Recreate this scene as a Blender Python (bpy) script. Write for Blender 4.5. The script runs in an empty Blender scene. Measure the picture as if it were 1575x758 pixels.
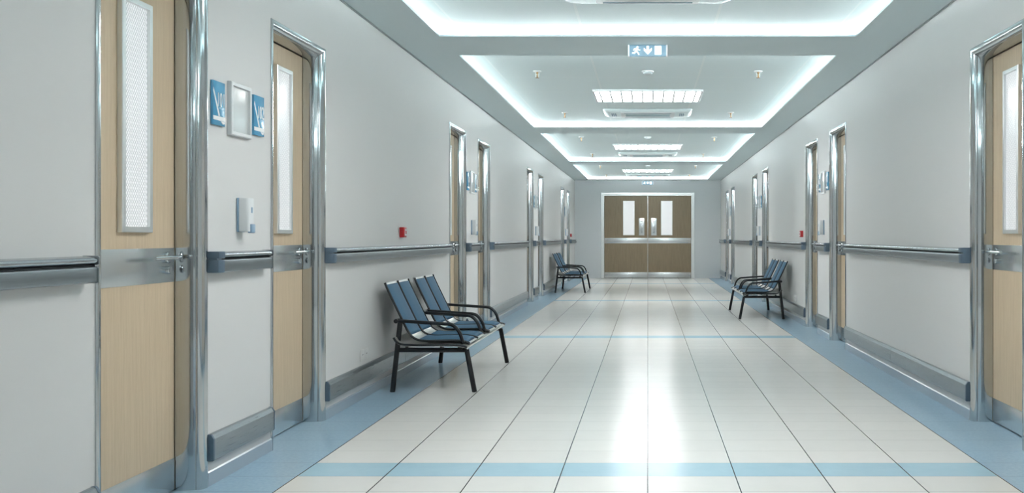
import bpy, bmesh, math
from mathutils import Vector, Matrix
C = bpy.context.scene
COL = C.collection
PI = math.pi

# ------------------------------------------------------------------ camera
FPX = 1400.0
cd = bpy.data.cameras.new('camera'); cam = bpy.data.objects.new('camera', cd); COL.objects.link(cam)
cam.location = (0, 0, 1.1); cam.rotation_euler = (PI/2, 0, 0)
cd.sensor_width = 36; cd.lens = FPX/1575*36
cd.shift_x = -208.8/1575; cd.shift_y = -15.0/1575
cd.clip_start = 0.05
C.camera = cam
# ------------------------------------------------------------------ world, exposure
w = bpy.data.worlds.new('world'); C.world = w; w.use_nodes = True
w.node_tree.nodes['Background'].inputs[0].default_value = (0.05, 0.055, 0.06, 1)
w.node_tree.nodes['Background'].inputs[1].default_value = 0.0
C.view_settings.view_transform = 'Standard'; C.view_settings.look = 'None'
C.view_settings.gamma = 1; C.view_settings.use_curve_mapping = False
C.view_settings.exposure = 0.45
C.cycles.sample_clamp_indirect = 5.0
PANEL_E = 19.0      # ceiling fixtures
LED_E = 62.0       # cove strips
PANE_E = 0.24      # rooms lit behind the door panes
LIGHT_COL = (0.99, 0.99, 0.985)      # fixtures
LED_COL = (0.87, 0.98, 1.0)

# ------------------------------------------------------------------ sizes
XW = 1.94; P = 5.70; YE = 24.15; YB = -4.3
ZS = 2.598; ZR = 2.666                      # soffit, recessed ceiling
OX = 1.558                                  # half width of the recess opening
A0, A1, B0, B1 = 3.25, 3.943, 4.735, 5.405  # clear door openings of the first pair
DT = 2.168                                  # clear height

# ------------------------------------------------------------------ materials
def lin(c):
    return tuple(((x/255)/12.92 if x/255 <= .04045 else ((x/255+.055)/1.055)**2.4) for x in c)
def mat(name, rgb=(200,200,200), rough=.5, metal=0., spec=.5, emit=None, es=0.):
    m = bpy.data.materials.new(name); m.use_nodes = True
    b = m.node_tree.nodes['Principled BSDF']
    b.inputs['Base Color'].default_value = lin(rgb)+(1,)
    b.inputs['Roughness'].default_value = rough
    b.inputs['Metallic'].default_value = metal
    b.inputs['Specular IOR Level'].default_value = spec
    if emit:
        b.inputs['Emission Color'].default_value = tuple(emit)+(1,)
        b.inputs['Emission Strength'].default_value = es
    return m
class N:
    """small node helper"""
    def __init__(s, m): s.m = m; s.t = m.node_tree; s.b = s.t.nodes['Principled BSDF']
    def new(s, typ, **kw):
        n = s.t.nodes.new(typ)
        for k, v in kw.items(): setattr(n, k, v)
        return n
    def link(s, a, b): s.t.links.new(a, b)
    def put(s, sock, v):
        if isinstance(v, bpy.types.NodeSocket): s.link(v, sock)
        else: sock.default_value = v
    def math(s, op, a, b=None, c=None):
        n = s.new('ShaderNodeMath', operation=op)
        s.put(n.inputs[0], a)
        if b is not None: s.put(n.inputs[1], b)
        if c is not None: s.put(n.inputs[2], c)
        return n.outputs[0]
    def mix(s, f, a, b):
        n = s.new('ShaderNodeMix', data_type='RGBA')
        s.put(n.inputs[0], f); s.put(n.inputs[6], a); s.put(n.inputs[7], b)
        return n.outputs[2]
    def coords(s, kind='Object'):
        tc = s.new('ShaderNodeTexCoord'); sp = s.new('ShaderNodeSeparateXYZ')
        s.link(tc.outputs[kind], sp.inputs[0]); return tc.outputs[kind], sp.outputs
    def noise(s, vec, scale, detail=3, stretch=(1,1,1), rough=.5):
        mp = s.new('ShaderNodeMapping'); mp.inputs['Scale'].default_value = stretch
        s.link(vec, mp.inputs['Vector'])
        n = s.new('ShaderNodeTexNoise'); n.inputs['Scale'].default_value = scale
        n.inputs['Detail'].default_value = detail; n.inputs['Roughness'].default_value = rough
        s.link(mp.outputs[0], n.inputs['Vector']); return n.outputs['Fac']
    def ramp(s, f, stops):
        n = s.new('ShaderNodeValToRGB'); e = n.color_ramp.elements
        while len(e) < len(stops): e.new(.5)
        for q, (p, c) in zip(e, stops): q.position = p; q.color = c
        s.link(f, n.inputs[0]); return n.outputs[0]
    def bump(s, h, strength, dist=.002):
        n = s.new('ShaderNodeBump'); n.inputs['Strength'].default_value = strength; n.inputs['Distance'].default_value = dist
        s.link(h, n.inputs['Height']); s.link(n.outputs[0], s.b.inputs['Normal'])
def L4(c): return lin(c)+(1,)

M = {}
# painted plaster walls
def plaster(name, rgb):
    m = mat(name, rgb, .55, 0, .35); n = N(m); v, _ = n.coords()
    n.bump(n.noise(v, 320, 2), .06, .001); return m
M['wall'] = plaster('wall_paint', (217,217,216))
M['end_wall'] = plaster('end_wall_paint', (206,211,213))
M['soffit'] = plaster('soffit_paint', (228,241,243))
# recessed ceiling tiles with pale joints
m = mat('ceiling_tile', (238,250,251), .7, 0, .2); n = N(m); v, s = n.coords()
rel = n.math('MODULO', n.math('ADD', s[1], 5.7*3-7.53), 5.7)
fr = n.math('MODULO', n.math('ADD', rel, .9425*2-.46+.006), .9425)
row = n.math('MULTIPLY', n.math('LESS_THAN', fr, .011), .8)
ax = n.math('ABSOLUTE', s[0])
c1 = n.math('LESS_THAN', n.math('ABSOLUTE', n.math('SUBTRACT', ax, .495)), .010)
c2 = n.math('LESS_THAN', n.math('ABSOLUTE', n.math('SUBTRACT', ax, 1.422)), .008)
f = n.math('MAXIMUM', row, n.math('MAXIMUM', c1, c2))
n.link(n.mix(f, L4((238,250,251)), L4((246,255,255))), n.b.inputs['Base Color']); M['tile'] = m
# floor: white tiles, blue borders and cross strips, dark long joints
m = mat('floor_tile', (215,217,215), .2, 0, .20); n = N(m); v, s = n.coords()
ax = n.math('ABSOLUTE', s[0]); TW = .403
border = n.math('GREATER_THAN', ax, 4*TW)
ROW = P/23
ys = n.math('ADD', s[1], P*2 - 4.305 + ROW/2)             # strip centre at 4.305
strip = n.math('MULTIPLY', n.math('LESS_THAN', n.math('MODULO', ys, P), ROW), n.math('LESS_THAN', ax, 4*TW))
mx = n.math('MODULO', n.math('ADD', s[0], TW*20.5), TW)   # joints at multiples of TW
dx = n.math('ABSOLUTE', n.math('SUBTRACT', mx, TW/2))
longj = n.math('MULTIPLY', n.math('LESS_THAN', dx, .0028), n.math('LESS_THAN', ax, 4*TW+.05))
my = n.math('ABSOLUTE', n.math('SUBTRACT', n.math('MODULO', n.math('ADD', ys, ROW/2), ROW), ROW/2))
rowj = n.math('LESS_THAN', my, .0026)
tile_id = n.new('ShaderNodeTexWhiteNoise', noise_dimensions='2D')
cx = n.new('ShaderNodeCombineXYZ')
n.link(n.math('FLOOR', n.math('DIVIDE', s[0], TW)), cx.inputs[0]); n.link(n.math('FLOOR', n.math('DIVIDE', ys, ROW)), cx.inputs[1])
n.link(cx.outputs[0], tile_id.inputs[0])
mott = n.noise(v, 9, 4)
white = n.mix(n.math('ADD', n.math('MULTIPLY', mott, .6), n.math('MULTIPLY', tile_id.outputs[0], .4)), L4((217,218,215)), L4((226,226,222)))
blue = n.mix(n.noise(v, 60, 4), L4((142,172,193)), L4((164,192,210)))
pale = n.mix(mott, L4((158,192,208)), L4((172,203,216)))
c = n.mix(border, white, blue); c = n.mix(strip, c, pale)
c = n.mix(n.math('MULTIPLY', rowj, .3), c, L4((120,126,130))); c = n.mix(longj, c, L4((26,32,38)))
n.link(c, n.b.inputs['Base Color'])
n.link(n.math('ADD', n.math('MULTIPLY', n.noise(v, 25, 3), .05), .165), n.b.inputs['Roughness'])
n.bump(n.math('SUBTRACT', n.noise(v, 14, 2), n.math('MULTIPLY', rowj, .5)), .12, .002)
M['floor'] = m
# oak veneer
def wood(name, a, b, c_):
    m = mat(name, a, .42, 0, .4); n = N(m); v, s = n.coords()
    g1 = n.noise(v, 6, 5, (14, 14, .55), .6); g2 = n.noise(v, 60, 3, (9, 9, .35), .6)
    f = n.math('ADD', n.math('MULTIPLY', g1, .65), n.math('MULTIPLY', g2, .35))
    n.link(n.ramp(f, [(.32, L4(c_)), (.5, L4(a)), (.68, L4(b))]), n.b.inputs['Base Color']); return m
M['oak'] = wood('oak_veneer', (205,184,156), (212,192,165), (196,175,147))
M['walnut'] = wood('walnut_veneer', (132,117,94), (141,126,103), (119,105,84))
# metals
M['chrome'] = mat('polished_steel', (196,200,202), .08, 1)
def brushed(name, rgb, rough, stretch, dk=.86, dr=.16):
    m = mat(name, rgb, rough, 1); n = N(m); v, s = n.coords()
    g = n.noise(v, 40, 4, stretch)
    d = tuple(int(x*dk) for x in rgb)
    n.link(n.mix(g, L4(d), L4(rgb)), n.b.inputs['Base Color'])
    n.link(n.math('ADD', n.math('MULTIPLY', g, dr), rough-dr/2), n.b.inputs['Roughness']); return m
M['steel'] = brushed('brushed_steel', (224,227,228), .26, (.4, 8, .4), .97, .03)
M['alu'] = mat('satin_aluminium', (236,238,238), .36, .9)
M['rail_top'] = brushed('satin_rail_metal', (188,194,198), .22, (12, .25, 12))
M['rail'] = brushed('brushed_rail_metal', (150,157,162), .34, (14, .22, 14))
M['bumper'] = brushed('bumper_metal', (172,178,182), .30, (14, .22, 14))
M['cap'] = mat('blue_grey_plastic', (84,102,118), .3, 0, .5)
M['base'] = mat('blue_grey_skirting', (158,172,183), .2, 0, .6)
M['corner_strip'] = mat('grey_corner_strip', (150,156,158), .5)
M['dark'] = mat('dark_gap', (22,28,34), .6)
M['black'] = mat('black_enamel_tube', (15,18,23), .3, 0, .45)
M['silver'] = mat('silver_sheet', (214,214,210), .3, .75)
m = mat('blue_mesh_fabric', (50,94,122), .6, 0, .3); n = N(m); v, s = n.coords()
vr = n.new('ShaderNodeTexVoronoi'); vr.inputs['Scale'].default_value = 160; n.link(v, vr.inputs['Vector'])
n.link(n.mix(n.math('LESS_THAN', vr.outputs['Distance'], .22), L4((52,97,126)), L4((38,74,100))), n.b.inputs['Base Color']); M['fabric'] = m
M['white_plastic'] = mat('white_plastic', (226,229,230), .35)
M['grey_plastic'] = mat('pale_grey_plastic', (196,203,206), .35)
M['blue_plastic'] = mat('dusty_blue_plastic', (138,166,190), .35)
M['sign_blue'] = mat('sign_blue', (74,146,184), .15, 0, .6)
M['number_white'] = mat('number_white', (250,250,250), .4)
M['sign_white'] = mat('sign_white', (238,240,240), .3)
M['holder_pane'] = mat('clear_holder_pane', (205,210,210), .1, 0, .7)
M['red'] = mat('red_plastic', (176,26,32), .35)
M['brass'] = mat('aged_brass', (150,118,80), .35, 1)
M['vent'] = mat('vent_slot_blue_grey', (112,142,164), .5)
M['grille'] = mat('intake_grille_grey', (186,208,214), .5)
M['ac'] = mat('air_conditioner_plastic', (228,240,241), .35)
M['panel'] = mat('light_diffuser', (255,255,255), .5, emit=LIGHT_COL, es=PANEL_E)
M['led'] = mat('led_strip', (255,255,255), .5, emit=LED_COL, es=LED_E)
M['exit_blue'] = mat('exit_panel_blue', (126,160,180), .3, emit=lin((150,182,200)), es=.32)
M['exit_cap'] = mat('exit_cap_added_glow', (240,244,244), .3, emit=(.95,1,1), es=.28)  # glow put into the end caps so they read bright
M['exit_white'] = mat('exit_pictogram_white', (250,252,252), .3, emit=(1,1,1), es=.8)
# wired, backlit pane
m = mat('wired_frosted_glass', (226,228,230), .22, 0, .5); n = N(m); v, s = n.coords()
a = n.math('ADD', n.math('MULTIPLY', s[1], 1.0), n.math('MULTIPLY', s[2], .58)); b_ = n.math('SUBTRACT', s[1], n.math('MULTIPLY', s[2], .58))
def wire(u, pitch, wd): return n.math('LESS_THAN', n.math('ABSOLUTE', n.math('SUBTRACT', n.math('FLOORED_MODULO', u, pitch), pitch/2)), wd)
wf = n.math('MAXIMUM', wire(a, .0125, .0011), wire(b_, .0125, .0011))
n.link(n.mix(wf, L4((232,234,236)), L4((160,166,172))), n.b.inputs['Base Color'])
n.b.inputs['Emission Color'].default_value = (1,.985,.98,1)
n.link(n.math('SUBTRACT', PANE_E, n.math('MULTIPLY', wf, PANE_E*.55)), n.b.inputs['Emission Strength'])
M['pane'] = m
M['plain_pane'] = mat('frosted_pane', (228,230,232), .25, emit=(1,.98,.98), es=PANE_E*.9)

# ------------------------------------------------------------------ mesh helpers
def box(bm, x0, x1, y0, y1, z0, z1, bev=0., seg=2):
    x0, x1 = min(x0,x1), max(x0,x1); y0, y1 = min(y0,y1), max(y0,y1); z0, z1 = min(z0,z1), max(z0,z1)
    v = [bm.verts.new(p) for p in ((x0,y0,z0),(x1,y0,z0),(x1,y1,z0),(x0,y1,z0),(x0,y0,z1),(x1,y0,z1),(x1,y1,z1),(x0,y1,z1))]
    fs = [bm.faces.new([v[i] for i in q]) for q in ((3,2,1,0),(4,5,6,7),(0,1,5,4),(1,2,6,5),(2,3,7,6),(3,0,4,7))]
    if bev:
        es = list({e for f in fs for e in f.edges})
        bmesh.ops.bevel(bm, geom=es, offset=bev, segments=seg, affect='EDGES', profile=.5)
    return v
def rbox(x0, x1, y0, y1, z0, z1, bev=0., seg=2):
    bm = bmesh.new(); box(bm, x0, x1, y0, y1, z0, z1, bev, seg); return bm
def loft(bm, rings, closed=True, caps=True):
    """rings: lists of equal length of points"""
    R = [[bm.verts.new(p) for p in r] for r in rings]; k = len(R[0])
    for a, b in zip(R, R[1:]):
        for i in range(k if closed else k-1):
            j = (i+1) % k; bm.faces.new((a[i], a[j], b[j], b[i]))
    if caps and closed: bm.faces.new(R[0][::-1]); bm.faces.new(R[-1])
    return R
def smooth_path(pts, rad, n=5):
    pts = [Vector(p) for p in pts]; out = [pts[0]]
    for a, b, c in zip(pts, pts[1:], pts[2:]):
        d1 = (a-b); d2 = (c-b); r = min(rad, d1.length*.48, d2.length*.48)
        p = b+d1.normalized()*r; q = b+d2.normalized()*r
        for i in range(n+1):
            t = i/n; out.append((1-t)**2*p + 2*t*(1-t)*b + t*t*q)
    out.append(pts[-1]); return out
def tube(bm, pts, r, seg=10, rad=0., flat=1., bulge=None):
    pts = smooth_path(pts, rad) if rad else [Vector(p) for p in pts]
    ref = None; rings = []
    for i, p in enumerate(pts):
        t = ((pts[min(i+1,len(pts)-1)]-pts[max(i-1,0)])).normalized()
        if ref is None: ref = Vector((0,1,0)) if abs(t.y) < .9 else Vector((1,0,0))
        u = (ref - t*ref.dot(t)).normalized(); ref = u; v = t.cross(u)
        rings.append([p + u*math.cos(2*PI*k/seg)*r + v*math.sin(2*PI*k/seg)*r*flat for k in range(seg)])
    loft(bm, rings)
def extrude_y(bm, prof, y0, y1):
    """prof: closed (x,z) loop"""
    loft(bm, [[(x, y0, z) for x, z in prof], [(x, y1, z) for x, z in prof]])
def lathe(bm, prof, origin=(0,0,0), axis='Z', seg=20):
    """prof: (radius, height) list"""
    rings = []
    for r, h in prof:
        ring = []
        for k in range(seg):
            a = 2*PI*k/seg; c_, s_ = r*math.cos(a), r*math.sin(a)
            p = {'Z': (c_, s_, h), 'X': (h, c_, s_), 'Y': (s_, h, c_)}[axis]
            ring.append(tuple(o+q for o, q in zip(origin, p)))
        rings.append(ring)
    loft(bm, rings)
def arc(cx_, cy_, rx, ry, a0, a1, n=6):
    return [(cx_+rx*math.cos(math.radians(a0+(a1-a0)*i/n)), cy_+ry*math.sin(math.radians(a0+(a1-a0)*i/n))) for i in range(n+1)]
def obj(name, bm, m, parent=None, smooth=35):
    bmesh.ops.recalc_face_normals(bm, faces=bm.faces)
    me = bpy.data.meshes.new(name); bm.to_mesh(me); bm.free()
    me.materials.append(m)
    if smooth:
        for p in me.polygons: p.use_smooth = True
        me.set_sharp_from_angle(angle=math.radians(smooth))
    o = bpy.data.objects.new(name, me); COL.objects.link(o)
    if parent: o.parent = parent
    return o
def empty(name, loc, rz=0):
    o = bpy.data.objects.new(name, None); COL.objects.link(o); o.location = loc; o.rotation_euler = (0,0,rz)
    o.empty_display_size = .1; return o
def tag(o, label, cat, group=None):
    o['label'] = label; o['category'] = cat
    if group: o['group'] = group
    return o
def thing(name, label, cat, loc, group=None, rz=0): return tag(empty(name, loc, rz), label, cat, group)
def struct(o): o['kind'] = 'structure'; return o
KIDS = {}
def kids(o): return [c for c in COL.objects if c.parent == o]
def dup(o, loc=None, rz=None, parent=None):
    c = o.copy(); COL.objects.link(c)
    if parent: c.parent = parent
    if loc is not None: c.location = loc
    if rz is not None: c.rotation_euler = (0,0,rz)
    for ch in kids(o): dup(ch, parent=c)
    return c

# ------------------------------------------------------------------ room shell
V_OPEN = .043
def doors_on(k): return [(A0+P*k, A1+P*k), (B0+P*k, B1+P*k)]
OPEN = [d for k in range(4) for d in doors_on(k) if d[1] < YE-.3]
for s_, side in ((-1,'left'), (1,'right')):
    bm = bmesh.new(); y = YB
    for a, b in OPEN:
        box(bm, s_*XW, s_*(XW+.2), y, a-V_OPEN, 0, 2.70)
        box(bm, s_*XW, s_*(XW+.2), a-V_OPEN, b+V_OPEN, DT+V_OPEN, 2.70); y = b+V_OPEN
    box(bm, s_*XW, s_*(XW+.2), y, YE+.2, 0, 2.70)
    struct(obj('wall_'+side, bm, M['wall'], smooth=0))
struct(obj('floor', rbox(-2.3, 2.3, YB-.2, YE+.2, -.1, 0), M['floor'], smooth=0))
struct(obj('wall_back', rbox(-XW, XW, YB-.2, YB, 0, 2.70), M['wall'], smooth=0))
EH = 1.2; ETOP = 2.225
bm = bmesh.new()
box(bm, -XW, -EH, YE, YE+.2, 0, 2.70); box(bm, EH, XW, YE, YE+.2, 0, 2.70); box(bm, -EH, EH, YE, YE+.2, ETOP, 2.70)
struct(obj('wall_end', bm, M['end_wall'], smooth=0))
RECESS = [(-3.87, 1.10), (1.83, 6.81), (7.53, 12.485), (13.23, 18.13), (18.93, 23.73)]
struct(obj('ceiling', rbox(-XW, XW, YB, YE, ZR, ZR+.03), M['tile'], smooth=0))
bm = bmesh.new(); ST = .016; CV = .335
for s_ in (-1, 1):
    box(bm, s_*OX, s_*XW, YB, YE, ZS, ZS+ST)
    box(bm, s_*(OX+CV), s_*XW, YB, YE, ZS+ST, ZR)
ends = [YB] + [q for r in RECESS for q in r] + [YE]
for a, b in zip(ends[::2], ends[1::2]):
    box(bm, -OX, OX, a, b, ZS, ZS+ST)
    a2 = a+CV if a > YB else a; b2 = b-CV if b < YE else b
    if b2 > a2: box(bm, -OX-CV, OX+CV, a2, b2, ZS+ST, ZR)
struct(obj('ceiling', bm, M['soffit'], smooth=0))
for s_, num in ((-1, 1), (1, 2)):
    struct(obj('trim_%d' % num, rbox(s_*(XW-.0005), s_*(XW-.007), YB+.001, YE-.001, ZS-.011, ZS-.0005), M['corner_strip'], smooth=0))  # thin grey strip along the line between wall and soffit
# skirting under every wall panel
def panels():
    e = [YB] + [q for a, b in OPEN for q in (a-.057, b+.057)] + [YE]
    return list(zip(e[::2], e[1::2]))
for s_, side in ((-1,'left'), (1,'right')):
    bm = bmesh.new()
    for a, b in panels():
        extrude_y(bm, [(s_*(XW-.0005), 0), (s_*(XW-.009), 0), (s_*(XW-.009), .060), (s_*(XW-.004), .066), (s_*(XW-.0005), .066)], a, b)
    struct(obj('baseboard_'+side, bm, M['base'], smooth=0))

# ------------------------------------------------------------------ side doors
def frame_profile():
    pr = [(.165, 0), (.085, 0)]
    pr += [(.085-.060*t, .009*t*t) for t in [i/9 for i in range(1, 10)]]
    pr += [(.0235, .0115), (.0205, .0098), (.0175, .0098)]
    q0, q1, q2 = (.0175, .0098), (-.003, .0135), (-.0080, .041)
    pr += [tuple((1-t)**2*a+2*t*(1-t)*b+t*t*c for a, b, c in zip(q0, q1, q2)) for t in [i/7 for i in range(1, 8)]]
    pr += [(-.0085, .043), (-.0095, .047), (-.0085, .053), (-.005, .056), (-.0005, .056), (-.0005, .0425), (.165, .0425)]
    return pr
def make_door(s_, y0, y1, num):
    """origin: wall plane at the near edge of the opening; local x points into the wall for s_ = side"""
    r = struct(empty('door_%d' % num, (s_*XW, y0, 0)))
    w_ = y1-y0
    bm = bmesh.new(); pr = frame_profile()
    loft(bm, [[(s_*u, -v, 0) for u, v in pr], [(s_*u, -v, DT+v) for u, v in pr], [(s_*u, w_+v, DT+v) for u, v in pr], [(s_*u, w_+v, 0) for u, v in pr]])
    obj('door_frame', bm, M['chrome'], r, 28)
    U = .11
    leaf = obj('door_leaf', rbox(s_*U, s_*(U+.045), .004, w_-.004, .006, DT-.004, .0015, 1), M['oak'], r, 0)
    def plate(name, ya, yb, za, zb, t, mt, bev=.001): return obj(name, rbox(s_*(U-t), s_*(U-.0003), ya, yb, za, zb, bev, 2), mt, leaf)
    plate('kick_plate', .005, w_-.005, .008, .145, .0025, M['steel'])
    plate('push_plate', .005, w_-.005, .906, 1.052, .0025, M['steel'])
    c = w_/2+.028; hw = .108; z0, z1 = 1.117, 2.045; fw = .022
    bm = bmesh.new(); t = .022
    loft(bm, [[(s_*(U-d), c+sy*(hw-o), zz+(o if zz == z0 else -o)) for sy, zz in ((-1,z0),(1,z0),(1,z1),(-1,z1))]
              for d, o in ((.0003, 0), (t-.003, 0), (t, .003), (t, fw), (.008, fw+.002))], caps=False)
    obj('window_frame', bm, M['alu'], leaf, 0)
    obj('window_pane', rbox(s_*(U-.010), s_*(U-.004), c-hw+fw, c+hw-fw, z0+fw, z1-fw), M['pane'], leaf, 0)
    # lever handle near the far jamb
    hy = w_-.062; hz = 1.012
    bm = bmesh.new()
    lathe(bm, [(.0,-.0028),(.025,-.0028),(.025,-.009),(.021,-.013),(.011,-.014),(.0,-.014)] if s_ > 0 else [(.0,.0028),(.025,.0028),(.025,.009),(.021,.013),(.011,.014),(.0,.014)], (s_*U, hy, hz), 'X', 20)
    tube(bm, [(s_*(U-.012), hy, hz), (s_*(U-.068), hy, hz), (s_*(U-.066), hy-.10, hz+.001), (s_*(U-.058), hy-.205, hz)], .0095, 12, .03)
    obj('lever_handle', bm, M['chrome'], leaf)
    bm = bmesh.new()
    lathe(bm, [(.0,-.0028*-s_*-1),(.017,-.0028*s_),(.017,-.012*s_),(.014,-.016*s_),(.0,-.016*s_)], (s_*U, hy, .958), 'X', 18)
    box(bm, s_*(U-.0165), s_*(U-.014), hy-.0015, hy+.0015, .950, .966)
    obj('lock_cylinder', bm, M['chrome'], leaf)
    return r
num = 1
for s_ in (-1, 1):
    pa = pb = None
    for k in range(4):
        for which, (a, b) in zip('AB', doors_on(k)):
            if b > YE-.3: continue
            src = pa if which == 'A' else pb
            if src is None:
                d = make_door(s_, a, b, num)
                if which == 'A': pa = d
                else: pb = d
            else:
                d = dup(src, (s_*XW, a, 0)); d.name = 'door_%d' % num
            num += 1

# ------------------------------------------------------------------ end double door
ed = struct(empty('door_%d' % num, (0, YE, 0)))
bm = bmesh.new(); jw = .085
prf = [(.06, 0), (0, 0), (-.012, .006), (-.014, .03), (-.010, .034), (-.018, .045), (-.018, .078), (-.012, .085), (-.0005, .085), (-.0005, .0405), (.06, .0405)]
x0 = 1.155; zt = 2.186
loft(bm, [[(-x0-v, u, 0) for u, v in prf], [(-x0-v, u, zt+v) for u, v in prf], [(x0+v, u, zt+v) for u, v in prf], [(x0+v, u, 0) for u, v in prf]])
obj('door_frame', bm, M['alu'], ed, 28)
for s_ in (-1, 1):
    leaf = obj('door_leaf', rbox(s_*.006, s_*(x0-.005), .02, .065, .008, zt-.005, .002, 1), M['walnut'], ed, 0)
    obj('center_strip' if s_ < 0 else 'meeting_strip', rbox(s_*.0005, s_*.0055, .016, .06, .008, zt-.005), M['steel'], leaf, 0)
    for nm, za, zb in (('kick_plate', .012, .155), ('push_plate', .925, 1.068)):
        obj(nm, rbox(s_*.010, s_*(x0-.010), .016, .0197, za, zb, .0012, 2), M['steel'], leaf)
    wx0, wx1, wz0, wz1 = .352, .655, 1.14, 2.05
    bm = bmesh.new(); fw = .02
    loft(bm, [[(xx+(o if xx == min(s_*wx0, s_*wx1) else -o), .0197-d, zz+(o if zz == wz0 else -o)) for xx, zz in ((min(s_*wx0,s_*wx1),wz0),(max(s_*wx0,s_*wx1),wz0),(max(s_*wx0,s_*wx1),wz1),(min(s_*wx0,s_*wx1),wz1))]
              for d, o in ((0, 0), (.016, 0), (.018, .003), (.018, fw), (.006, fw+.002))], caps=False)
    obj('window_frame', bm, M['alu'], leaf, 0)
    obj('window_pane', rbox(s_*(wx0+fw), s_*(wx1-fw), .011, .016, wz0+fw, wz1-fw), M['plain_pane'], leaf, 0)
    px = s_*.163
    pl = obj('pull_plate', rbox(px-.074, px+.074, .0165, .0197, 1.135, 1.59, .0012, 2), M['steel'], leaf)
    bm = bmesh.new(); tube(bm, [(px, .018, 1.505), (px, -.03, 1.505), (px, -.03, 1.215), (px, .018, 1.215)], .011, 10, .025)
    for zz in (1.505, 1.215): lathe(bm, [(0,.016),(.026,.016),(.024,.008),(0,.008)], (px, 0, zz), 'Y', 16)
    obj('pull_handle', bm, M['chrome'], leaf)

# ------------------------------------------------------------------ handrails and bumper rails
def where(s_, a, b):
    side = 'left' if s_ < 0 else 'right'
    return side
def handrail(s_, a, b, label, caps=(True, True)):
    """a..b along the wall; s_ side"""
    r = thing('handrail', label, 'handrail', (s_*XW, a, 0), 'handrails along both corridor walls')
    n_ = b-a; d = -s_        # d: direction into the corridor
    c0 = .05 if caps[0] else 0; c1 = .014 if caps[1] else 0
    top = [(.0006, 1.004), (.030, 1.004), (.046, 1.008)] + arc(.040, 1.018, .013, .012, -40, 90, 6) + [(.020, 1.033), (.0006, 1.033)]
    low = [(.0006, .942), (.042, .942), (.049, .945), (.051, .950), (.051, .990), (.049, .995), (.044, .997), (.0006, .997)]
    neck = [(.0006, .9972), (.036, .9972), (.036, 1.0038), (.0006, 1.0038)]
    for nm, pr, mt in (('top_rail', top, 'rail_top'), ('lower_rail', low, 'rail'), ('groove_strip', neck, 'dark')):
        bm = bmesh.new(); extrude_y(bm, [(d*x, z) for x, z in pr], c0, n_-c1); obj(nm, bm, M[mt], r, 30)
    for on, ya, yb, sg in ((caps[0], 0, c0, 1), (caps[1], n_-c1, n_, -1)):
        if not on: continue
        bm = bmesh.new(); bv = .012 if yb-ya > .03 else .004
        for za, zb, dd in ((.9405, .9972, .053), (1.0038, 1.0345, .055)):
            q = min(bv, (zb-za)*.4)
            pts = [(.0006, 0), (dd-q*2, 0), (dd-q*.6, q*.5), (dd, q*1.6), (dd, yb-ya-.0005), (.0006, yb-ya-.0005)]
            if sg < 0: pts = [(x, yb-ya-y) for x, y in pts]
            e = .004
            loft(bm, [[(d*max(.0006, x-o), ya+y, z) for x, y in pts] for z, o in ((za, e), (za+e, 0), (zb-e, 0), (zb, e))])
        box(bm, d*.0006, d*.040, ya+.004, yb-.004, .997, 1.004)
        obj('end_cap', bm, M['cap'] if yb-ya > .03 else M['rail'], r, 30)
    return r
def bumper(s_, a, b, label, split=None):
    r = thing('bumper_rail', label, 'bumper rail', (s_*XW, a, 0), 'low bumper rails along both corridor walls')
    d = -s_; n_ = b-a
    pr = [(.0006, .112), (.024, .112), (.028, .115), (.028, .207), (.018, .225), (.013, .228), (.0006, .228)]
    cuts = [0.012] + ([split-a-.002, split-a+.002] if split else []) + [n_-.012]
    for ya, yb in zip(cuts[::2], cuts[1::2]):
        bm = bmesh.new(); extrude_y(bm, [(d*x, z) for x, z in pr], ya, yb); obj('rail_section', bm, M['bumper'], r, 25)
    for ya, yb in ((0, .0118), (n_-.0118, n_)):
        bm = bmesh.new(); extrude_y(bm, [(d*max(.0006, x*1.05), z+.001*(1 if z > .17 else -1)) for x, z in pr], ya, yb); obj('end_cap', bm, M['cap'], r, 25)
    return r
PAIR = {0: 'nearest', 1: 'second nearest', 2: 'third', 3: 'farthest'}
LONG = {-1: {2: 'on left wall near the nearest blue chairs', 4: 'on left wall between the second and third door pairs', 6: 'on left wall near the farthest blue chairs', 8: 'at the far end of the left wall'},
        1: {2: 'on right wall beside the door at the right edge', 4: 'on right wall near the blue chairs', 6: 'on right wall between third and farthest door pairs', 8: 'at the far end of the right wall'}}
for s_, side in ((-1,'left'), (1,'right')):
    for i, (a, b) in enumerate(panels()):
        if s_ > 0 and i < 2: continue
        if i == 0: a = 1.6; what = 'at the left edge of the photo'
        elif i % 2: what = 'inside the %s door pair, %s wall' % (PAIR[i//2], side)
        else: what = LONG[s_][i]
        sz = 'short' if (i % 2 or i == 8) else 'long'
        last = b > YE-.1
        handrail(s_, a+.012, b-(.03 if last else .055 if i == 0 else .085), '%s grey handrail %s' % (sz, what), (i > 0, not last))
        bumper(s_, a+.006, b-(.02 if last else .012), '%s low steel bumper rail %s' % (sz, what), (a+b)/2 if sz == 'long' and i > 0 else None)

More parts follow.
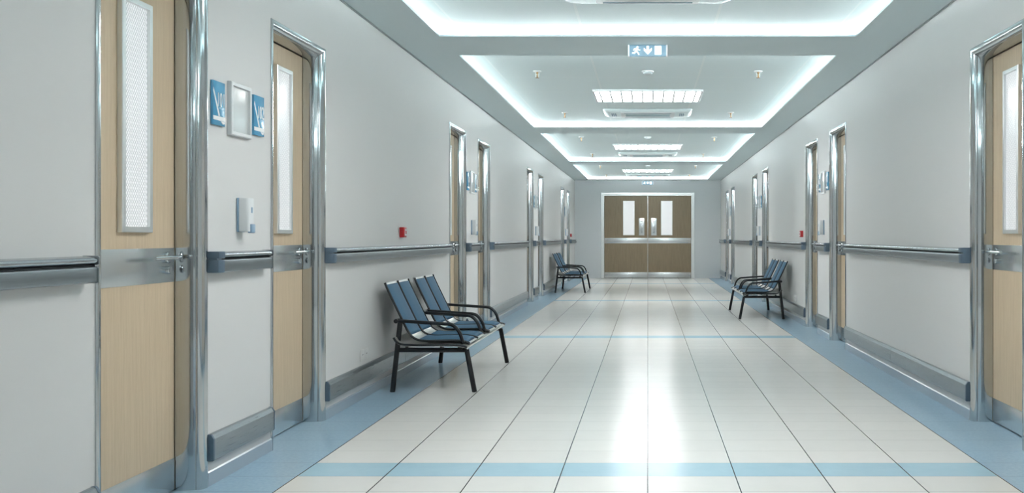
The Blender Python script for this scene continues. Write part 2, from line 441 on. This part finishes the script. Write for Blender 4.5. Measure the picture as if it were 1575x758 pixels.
# ------------------------------------------------------------------ waiting benches
def make_bench():
    r = empty('waiting_bench', (0, 0, 0))
    # local x: distance from the wall, y along the wall
    LY = .745
    for sy in (-1, 1):
        for pts in (((.130, sy*LY, 0), (.187, sy*LY, .515)), ((.712, sy*(LY), 0), (.655, sy*LY, .300))):
            bm = bmesh.new(); tube(bm, pts, .0185, 12); obj('leg', bm, M['black'], r)
        bm = bmesh.new(); tube(bm, [(.155, sy*LY, .297), (.660, sy*LY, .297)], .0165, 12)
        lathe(bm, [(0, sy*.020), (.017, sy*.020), (.017, sy*.030), (.012, sy*.034), (0, sy*.034)], (.615, sy*LY, .318), 'Y', 14)
        obj('side_rail', bm, M['black'], r)
    for x, z, rr, e in ((.166, .505, .016, .79), (.615, .318, .013, .725), (.23, .318, .011, .74)):
        bm = bmesh.new(); tube(bm, [(x, -e, z), (x, e, z)], rr, 12); obj('cross_bar', bm, M['black'], r)
    for y in (-.775, -.085, .085, .775):
        bm = bmesh.new(); tube(bm, [(.176, y, .508), (.30, y, .499), (.565, y, .482), (.612, y, .43), (.638, y, .345)], .0125, 10, .06); obj('armrest', bm, M['black'], r)
    # silver pan under both seats
    sp = [(.165,.392),(.178,.368),(.200,.351),(.235,.341),(.35,.338),(.5,.340),(.6,.338),(.655,.332),(.678,.322)]
    sp = [(p.x, p.z) for p in smooth_path([(x,0,z) for x,z in sp], .03, 3)]
    th = .004
    pan_bm = bmesh.new()
    loop = [(x, z) for x, z in sp] + [(x, z-th) for x, z in sp[::-1]]
    extrude_y(pan_bm, loop, -.85, .85)
    pan = obj('seat_pan', pan_bm, M['silver'], r)
    for y in (-.845, .845):
        bm = bmesh.new(); tube(bm, [(x, y, z+.004) for x, z in sp], .008, 8); obj('edge_rib', bm, M['black'], pan)
    # two chair shells
    lp = [(.068,.772),(.078,.745),(.108,.68),(.148,.597),(.192,.507),(.228,.432),(.255,.392),(.295,.366),(.36,.356),(.48,.361),(.58,.362),(.64,.354),(.672,.340)]
    lp = [(p.x, p.z) for p in smooth_path([(x,0,z) for x,z in lp], .04, 3)]
    nrm = []
    for i in range(len(lp)):
        a, b = lp[max(i-1,0)], lp[min(i+1,len(lp)-1)]; tx, tz = b[0]-a[0], b[1]-a[1]; l = math.hypot(tx, tz)
        nrm.append((-tz/l, tx/l))          # points up / towards the sitter
    def off(i, d): return (lp[i][0]+nrm[i][0]*d, lp[i][1]+nrm[i][1]*d)
    cum = [0]
    for a, b in zip(lp, lp[1:]): cum.append(cum[-1]+math.hypot(b[0]-a[0], b[1]-a[1]))
    ib = max(i for i in range(len(lp)) if lp[i][1] > .390 and lp[i][0] < .3)
    isx = min(i for i in range(len(lp)) if lp[i][0] > .298)
    for c in (-.41, .41):
        bm = bmesh.new(); loop = [off(i, 0) for i in range(len(lp))] + [off(i, -.004) for i in range(len(lp))][::-1]
        extrude_y(bm, loop, c-.312, c+.312); sh = obj('seat_shell', bm, M['silver'], r)
        for y in (-.31, 0, .31):
            bm = bmesh.new(); ro = .005 if y == 0 else .001
            tube(bm, [(off(i, ro)[0], c+y, off(i, ro)[1]) for i in range(len(lp))], .0085, 8); obj('rib', bm, M['black'], sh)
        for ya, yb in ((-.300, -.010), (.010, .300)):
            for nm, i0, i1 in (('back_pad', 1, ib), ('seat_pad', isx, len(lp)-2)):
                bm = bmesh.new(); idx = list(range(i0, i1+1)); K = 6; rows = []
                for j in range(K+1):
                    t = j/K; y = c+ya+(yb-ya)*t; e = .004 + .012*(1-(2*t-1)**4)
                    rows.append([(off(i, e if i0 < i < i1 else .003)[0], y, off(i, e if i0 < i < i1 else .003)[1]) for i in idx])
                under = [[(off(i, .0006)[0], c+ya+(yb-ya)*t, off(i, .0006)[1]) for i in idx] for t in (0, 1)]
                rings = [rw + un[::-1] for rw, un in zip(rows, [[(off(i, .0006)[0], rows[j][0][1], off(i, .0006)[1]) for i in idx] for j in range(K+1)])]
                loft(bm, rings); obj(nm, bm, M['fabric'], sh, 50)
    return r
BC = 7.20
b1 = make_bench(); b1.location = (-XW, BC, 0)
tag(b1, 'nearest pair of joined blue waiting chairs with black tubular frame, by left wall', 'waiting chairs', 'waiting benches along the corridor')
b2 = dup(b1, (XW, BC+P, 0), PI); b2['label'] = 'pair of joined blue waiting chairs with black frame against the right wall'
b3 = dup(b1, (-XW, BC+2*P, 0)); b3['label'] = 'smallest, farthest pair of joined blue waiting chairs, by left wall near the end doors'

# ------------------------------------------------------------------ wall signs, holder, dispenser
def text_bm(txt, size, depth):
    cu = bpy.data.curves.new('t', 'FONT'); cu.body = txt; cu.size = size; cu.extrude = depth; cu.space_character = 1.12; cu.align_x = 'CENTER'; cu.align_y = 'CENTER'
    o = bpy.data.objects.new('t', cu); COL.objects.link(o)
    dg = bpy.context.evaluated_depsgraph_get(); dg.update()
    me = bpy.data.meshes.new_from_object(o.evaluated_get(dg))
    bm = bmesh.new(); bm.from_mesh(me)
    bpy.data.objects.remove(o); bpy.data.meshes.remove(me); bpy.data.curves.remove(cu); return bm
def to_wall(bm, s_, x, y, z, sx=1, sz=1):
    """text in its own x,y plane -> standing on the wall of side s_, facing the corridor"""
    for v in bm.verts:
        a, b, d = v.co.x*sx, v.co.y*sz, v.co.z
        v.co = (-s_*(x+d), y + (a if s_ < 0 else -a), z+b)
    return bm
def sign(s_, y0, y1, txt, label):
    yc = (y0+y1)/2; r = thing('room_sign', label, 'room sign', (s_*XW, yc, 1.60), 'blue room number signs')
    h = (y1-y0)/2; d = -s_; T = .013
    obj('sign_plate', rbox(d*.0006, d*T, -h, h, 0, .197, .0015, 2), M['sign_blue'], r)
    bm = bmesh.new(); q = 1 if s_ < 0 else -1        # +1: reading direction runs along +y
    def strip(pts): loft(bm, [[(d*(T+.0002), q*a, b) for a, b in pts], [(d*(T+.0009), q*a, b) for a, b in pts]])
    w_ = 2*h
    strip([(-h+.001, .022), (h-.001, .022), (h-.001, .042), (-h+.001, .040)])
    strip([(-h+.005*w_, .150), (-h+.03*w_, .165), (-h+.56*w_, .043), (-h+.44*w_, .0425)])
    strip([(-h+.62*w_, .021), (-h+.95*w_, .021), (-h+.95*w_, .012), (-h+.80*w_, .008)])
    obj('white_ribbon', bm, M['sign_white'], r, 0)
    bm = to_wall(text_bm(txt, .090, .0010), s_, T+.0020, q*.014, .112, .52, 1.0)
    obj('room_number', bm, M['number_white'], r, 0)
    return r
def holder(s_, y0, y1, label):
    r = thing('notice_frame', label, 'notice frame', (s_*XW, (y0+y1)/2, 1.572), 'white notice frames between doors'); d = -s_; h = (y1-y0)/2; H = .247; fw = .017; T = .022
    bm = bmesh.new()
    loft(bm, [[(d*x, sy*(h-o), (o if lo else H-o)) for sy, lo in ((-1,1),(1,1),(1,0),(-1,0))] for x, o in ((.0006, 0), (T-.003, 0), (T, .003), (T, fw), (T-.012, fw+.001))], caps=False)
    obj('frame', bm, M['white_plastic'], r, 0)
    obj('pane', rbox(d*.004, d*(T-.0122), -h+fw+.001, h-fw-.001, fw+.001, H-fw-.001), M['holder_pane'], r, 0)
    return r
def dispenser(s_, y, label):
    r = thing('dispenser', label, 'dispenser', (s_*XW, y, 1.118), 'white dispensers between doors'); d = -s_
    obj('back_plate', rbox(d*.0006, d*.013, -.036, .036, .004, .166, .005, 3), M['blue_plastic'], r)
    bm = bmesh.new()
    ring = lambda z, o: [(d*x, yy*(1-o*6), z) for x, yy in ([(.0135, -.034), (.042, -.034)] + [(.042+.016*math.sin(t), -.034+.014*(1-math.cos(t))) for t in [PI/2*i/4 for i in range(1,5)]] + [(.058-.016*(1-math.cos(t)), .020+.014*math.sin(t)) for t in [PI/2*i/4 for i in range(0,5)]] + [(.0135, .034)])]
    loft(bm, [ring(.006, .02), ring(.010, 0), ring(.160, 0), ring(.165, .02)]); obj('body', bm, M['white_plastic'], r, 40)
    obj('level_window', rbox(d*.0582, d*.060, -.006, .008, .095, .122, .0006, 1), M['blue_plastic'], r)
    bm = bmesh.new(); box(bm, d*.045, d*.066, -.016, .026, .0, .042, .004, 2); obj('push_lever', bm, M['blue_plastic'], r)
    return r
for s_, side in ((-1,'left'), (1,'right')):
    for k in range(4):
        if s_ > 0 and k == 0: continue
        o = P*k
        pair = '%s door pair, %s wall' % (PAIR[k], side)
        if k == 0:
            sign(s_, 4.035, 4.150, '101', 'blue room sign reading 101, left of the white notice frame')
            sign(s_, 4.456, 4.573, '102', 'blue room sign reading 102, right of the white notice frame')
        else:
            sign(s_, 4.035+o, 4.150+o, '101', 'blue room sign nearer than the notice frame, %s' % pair)
            sign(s_, 4.456+o, 4.573+o, '102', 'blue room sign beyond the notice frame, %s' % pair)
        holder(s_, 4.197+o, 4.412+o, 'white empty notice frame between blue signs, %s' % pair)
        dispenser(s_, 4.325+o, 'white wall dispenser with dusty blue back plate, %s' % pair)
def callpoint(s_, y, label):
    r = thing('fire_call_point', label, 'fire alarm button', (s_*XW, y, 1.095), 'red fire call points'); d = -s_
    obj('housing', rbox(d*.0006, d*.036, -.042, .042, 0, .080, .004, 2), M['red'], r)
    obj('button_plate', rbox(d*.0364, d*.040, -.020, .022, .014, .064, .001, 1), M['white_plastic'], r)
    obj('button', rbox(d*.0402, d*.043, -.010, .012, .026, .052, .001, 1), M['red'], r)
callpoint(-1, 7.15, 'red fire call point above the nearest blue chairs, left wall')
callpoint(1, 11.39, 'red fire call point above the handrail on the right wall')
callpoint(-1, 22.80, 'tiny red fire call point at the far end of the left wall')
def socket(s_, y, label):
    r = thing('power_socket', label, 'wall socket', (s_*XW, y, .258), 'double wall sockets by the benches'); d = -s_
    for yy in (-.043, .043):
        pl = obj('socket_plate', rbox(d*.0006, d*.008, yy-.040, yy+.040, 0, .075, .002, 2), M['wall'], r)
        bm = bmesh.new()
        for q in (-.010, .010): lathe(bm, [(0, d*.0082), (.004, d*.0082), (.004, d*.0086), (0, d*.0086)], (0, yy+q, .042), 'X', 10)
        obj('pin_holes', bm, M['dark'], pl)
socket(-1, 6.215, 'pale double wall socket above the bumper rail, left of the nearest chairs')
socket(1, 6.215+P, 'pale double wall socket above the bumper rail, right of the right-hand chairs')

# ------------------------------------------------------------------ ceiling fittings
ORD = {0: 'unseen behind the camera, added for light', 1: 'in the ceiling recess nearest the camera', 2: 'in the second ceiling recess', 3: 'in the third ceiling recess', 4: 'in the farthest ceiling recess'}
def fixture(y, label):
    r = thing('ceiling_light', label, 'ceiling light', (0, y, ZR), 'louvred ceiling lights'); W = .592; D = .77; T = .022; fw = .022
    bm = bmesh.new()
    loft(bm, [[(sx*(W-o), (o if lo else D-o), -z) for sx, lo in ((-1,1),(1,1),(1,0),(-1,0))] for z, o in ((.0005, 0), (T-.002, 0), (T, .002), (T, fw), (.006, fw+.004))], caps=False)
    obj('light_frame', bm, M['white_plastic'], r, 0)
    obj('diffuser', rbox(-W+fw+.004, W-fw-.004, fw+.004, D-fw-.004, -.010, -.005), M['panel'], r, 0)
    for i in range(10):
        x = -W + .075 + i*(2*W-.15)/9
        obj('louver', rbox(x-.0095, x+.0095, fw+.001, D-fw-.001, -T+.001, -.0105), M['grey_plastic'], r, 0)
    return r
def cassette(y, label):
    r = thing('air_conditioner', label, 'air conditioner', (0, y, ZR), 'ceiling cassette air conditioners'); W = .548; D = .60; T = .040
    def rr(hx, hy, rad, z, n_=5):
        pts = []
        for (cx_, cy_), a0 in zip(((hx-rad, hy-rad), (-hx+rad, hy-rad), (-hx+rad, -hy+rad), (hx-rad, -hy+rad)), (0, 90, 180, 270)):
            pts += arc(cx_, cy_, rad, rad, a0, a0+90, n_)
        return [(x, D/2+yy, -z) for x, yy in pts]
    bm = bmesh.new()
    loft(bm, [rr(W-.01, D/2-.01, .05, .0005), rr(W, D/2, .055, .004), rr(W, D/2, .055, .012), rr(W-.010, D/2-.008, .05, .022), rr(W-.035, D/2-.025, .045, .033), rr(W-.06, D/2-.04, .04, T)])
    body = obj('body', bm, M['ac'], r, 30)
    bm = bmesh.new(); loft(bm, [rr(.335, D/2-.055, .02, T-.001), rr(.335, D/2-.055, .02, T+.005), rr(.328, D/2-.062, .016, T+.008)]); obj('center_panel', bm, M['white_plastic'], r, 30)
    bm = bmesh.new()
    for i in range(7):
        yy = D/2-.115+i*.033; box(bm, -.275, .275, yy, yy+.020, -T-.011, -T-.0082)
    obj('intake_grille', bm, M['grille'], r, 0)
    for sy in (-1, 1): obj('louver_slot', rbox(-.29, .29, D/2+sy*.205-.010, D/2+sy*.205+.010, -T-.0105, -T-.0082), M['vent'], r, 0)
    for sx in (-1, 1):
        bm = bmesh.new()
        for i in range(3): box(bm, sx*(.395+i*.022), sx*(.407+i*.022), D/2-.13, D/2+.13, -T-.003, -T-.0003)
        obj('side_vent', bm, M['vent'], r, 0)
    return r
def sprinkler(x, y, label):
    r = thing('sprinkler_head', label, 'sprinkler', (x, y, ZR), 'fire sprinklers in the ceiling')
    bm = bmesh.new(); lathe(bm, [(0,-.0005),(.040,-.0005),(.040,-.004),(.030,-.010),(.014,-.012),(0,-.012)], seg=20); obj('ceiling_plate', bm, M['white_plastic'], r)
    bm = bmesh.new(); lathe(bm, [(0,-.012),(.011,-.012),(.011,-.022),(.005,-.024),(.0045,-.040),(.006,-.042),(.006,-.060),(0,-.062)], seg=12); obj('nozzle', bm, M['brass'], r)
    for sx in (-1, 1):
        bm = bmesh.new(); tube(bm, [(sx*.010,0,-.018),(sx*.017,0,-.030),(sx*.012,0,-.052),(sx*.003,0,-.060)], .0022, 6, .008); obj('frame_arm', bm, M['white_plastic'], r)
    bm = bmesh.new(); lathe(bm, [(0,-.0622),(.018,-.0622),(.018,-.0642),(0,-.0642)], seg=16); obj('deflector', bm, M['brass'], r)
def detector(y, label):
    r = thing('smoke_detector', label, 'smoke detector', (0, y, ZR), 'smoke detectors on the ceiling')
    bm = bmesh.new(); lathe(bm, [(0,-.0005),(.057,-.0005),(.057,-.010),(.052,-.013),(0,-.013)], seg=24); obj('base', bm, M['white_plastic'], r)
    bm = bmesh.new(); lathe(bm, [(0,-.0132),(.042,-.0132),(.044,-.022),(.034,-.031),(0,-.033)], seg=24); obj('sensor_head', bm, M['grey_plastic'], r)
for k, (n0, n1) in enumerate(RECESS):
    o = P*(k-2)
    fixture(9.684+o, 'white louvred ceiling light glowing %s' % ORD[k])  # the first two hang out of view, added to light the corridor
    if k >= 1: cassette(11.10+o, 'white ceiling cassette air conditioner %s' % ORD[k])
    if k >= 2:
        detector(8.61+o, 'round white smoke detector %s' % ORD[k])
        for s_, side in ((-1,'left'), (1,'right')):
            for yy, nf in ((8.61, 'nearer'), (11.47, 'farther')):
                sprinkler(s_*1.045, yy+o, '%s %s sprinkler head hanging %s' % (nf, side, ORD[k]))
    bm = bmesh.new(); e = .235; z0 = ZS+ST+.0005; hh = .032; ww = .012
    a0, a1, bx = n0-e, n1+e, OX+e
    for s_ in (-1, 1): box(bm, s_*bx, s_*(bx+ww), a0, a1, z0, z0+hh)
    for yy in (a0-ww, a1): box(bm, -bx, bx, yy, yy+ww, z0, z0+hh)
    tag(obj('cove_light_strip', bm, M['led'], smooth=0), 'white light strip hidden round the cove %s' % ORD[k].replace('in ', 'of ', 1), 'cove light', 'cove light strips round the ceiling recesses')  # the strip behind the camera is unseen, added for its light

# exit signs
def exit_sign(loc, label):
    r = thing('exit_sign', label, 'exit sign', loc, 'illuminated exit signs'); W = .155; H = .090
    T = .035
    obj('sign_box', rbox(-W+.012, W-.012, 0, T, -H+.002, -.002, .002, 2), M['exit_blue'], r)
    for sx in (-1, 1):
        obj('end_cap', rbox(sx*(W-.0118), sx*W, -.003, T+.002, -H, -.0005, .004, 3), M['exit_cap'], r)
    bm = bmesh.new()
    def poly(pts): loft(bm, [[(x, -.0004, z) for x, z in pts], [(x, -.0016, z) for x, z in pts]])
    def limb(p, q, wd):
        dx_, dz_ = q[0]-p[0], q[1]-p[1]; l = math.hypot(dx_, dz_); nx, nz = -dz_/l*wd/2, dx_/l*wd/2
        poly([(p[0]+nx, p[1]+nz), (q[0]+nx, q[1]+nz), (q[0]-nx, q[1]-nz), (p[0]-nx, p[1]-nz)])
    cx0, cz0 = -.087, -.045
    poly([(cx0+.008+.0075*math.cos(a), cz0+.0265+.0075*math.sin(a)) for a in [2*PI*i/12 for i in range(12)]])
    for p, q, wd in (((.006,.020), (-.006,-.006), .015), ((.004,.016), (.020,.001), .006), ((.018,.003), (.029,.005), .006), ((.000,.016), (-.018,.012), .006), ((-.017,.013), (-.024,-.001), .006),
                     ((-.004,-.004), (.010,-.018), .009), ((.009,-.015), (.019,-.034), .008), ((-.006,-.004), (-.016,-.018), .009), ((-.013,-.019), (-.035,-.020), .008)):
        limb((cx0+p[0], cz0+p[1]), (cx0+q[0], cz0+q[1]), wd)
    obj('running_person', bm, M['exit_white'], r, 0)
    bm = bmesh.new()
    poly([(-.009,-.010), (.009,-.010), (.009,-.046), (-.009,-.046)])
    poly([(0,-.076), (-.031,-.044), (-.031,-.024), (0,-.054)]); poly([(0,-.076), (0,-.054), (.031,-.024), (.031,-.044)])
    obj('arrow', bm, M['exit_white'], r, 0)
    bm = bmesh.new(); poly([(.054,-.010), (.106,-.010), (.106,-.078), (.054,-.078)]); obj('doorway_symbol', bm, M['exit_white'], r, 0)
exit_sign((0, 7.10, ZS-.0005), 'lit exit sign with running figure and arrow hanging from the ceiling beam')
exit_sign((0, YE-.040, ZS-.03), 'tiny lit exit sign on the end wall above the double doors')
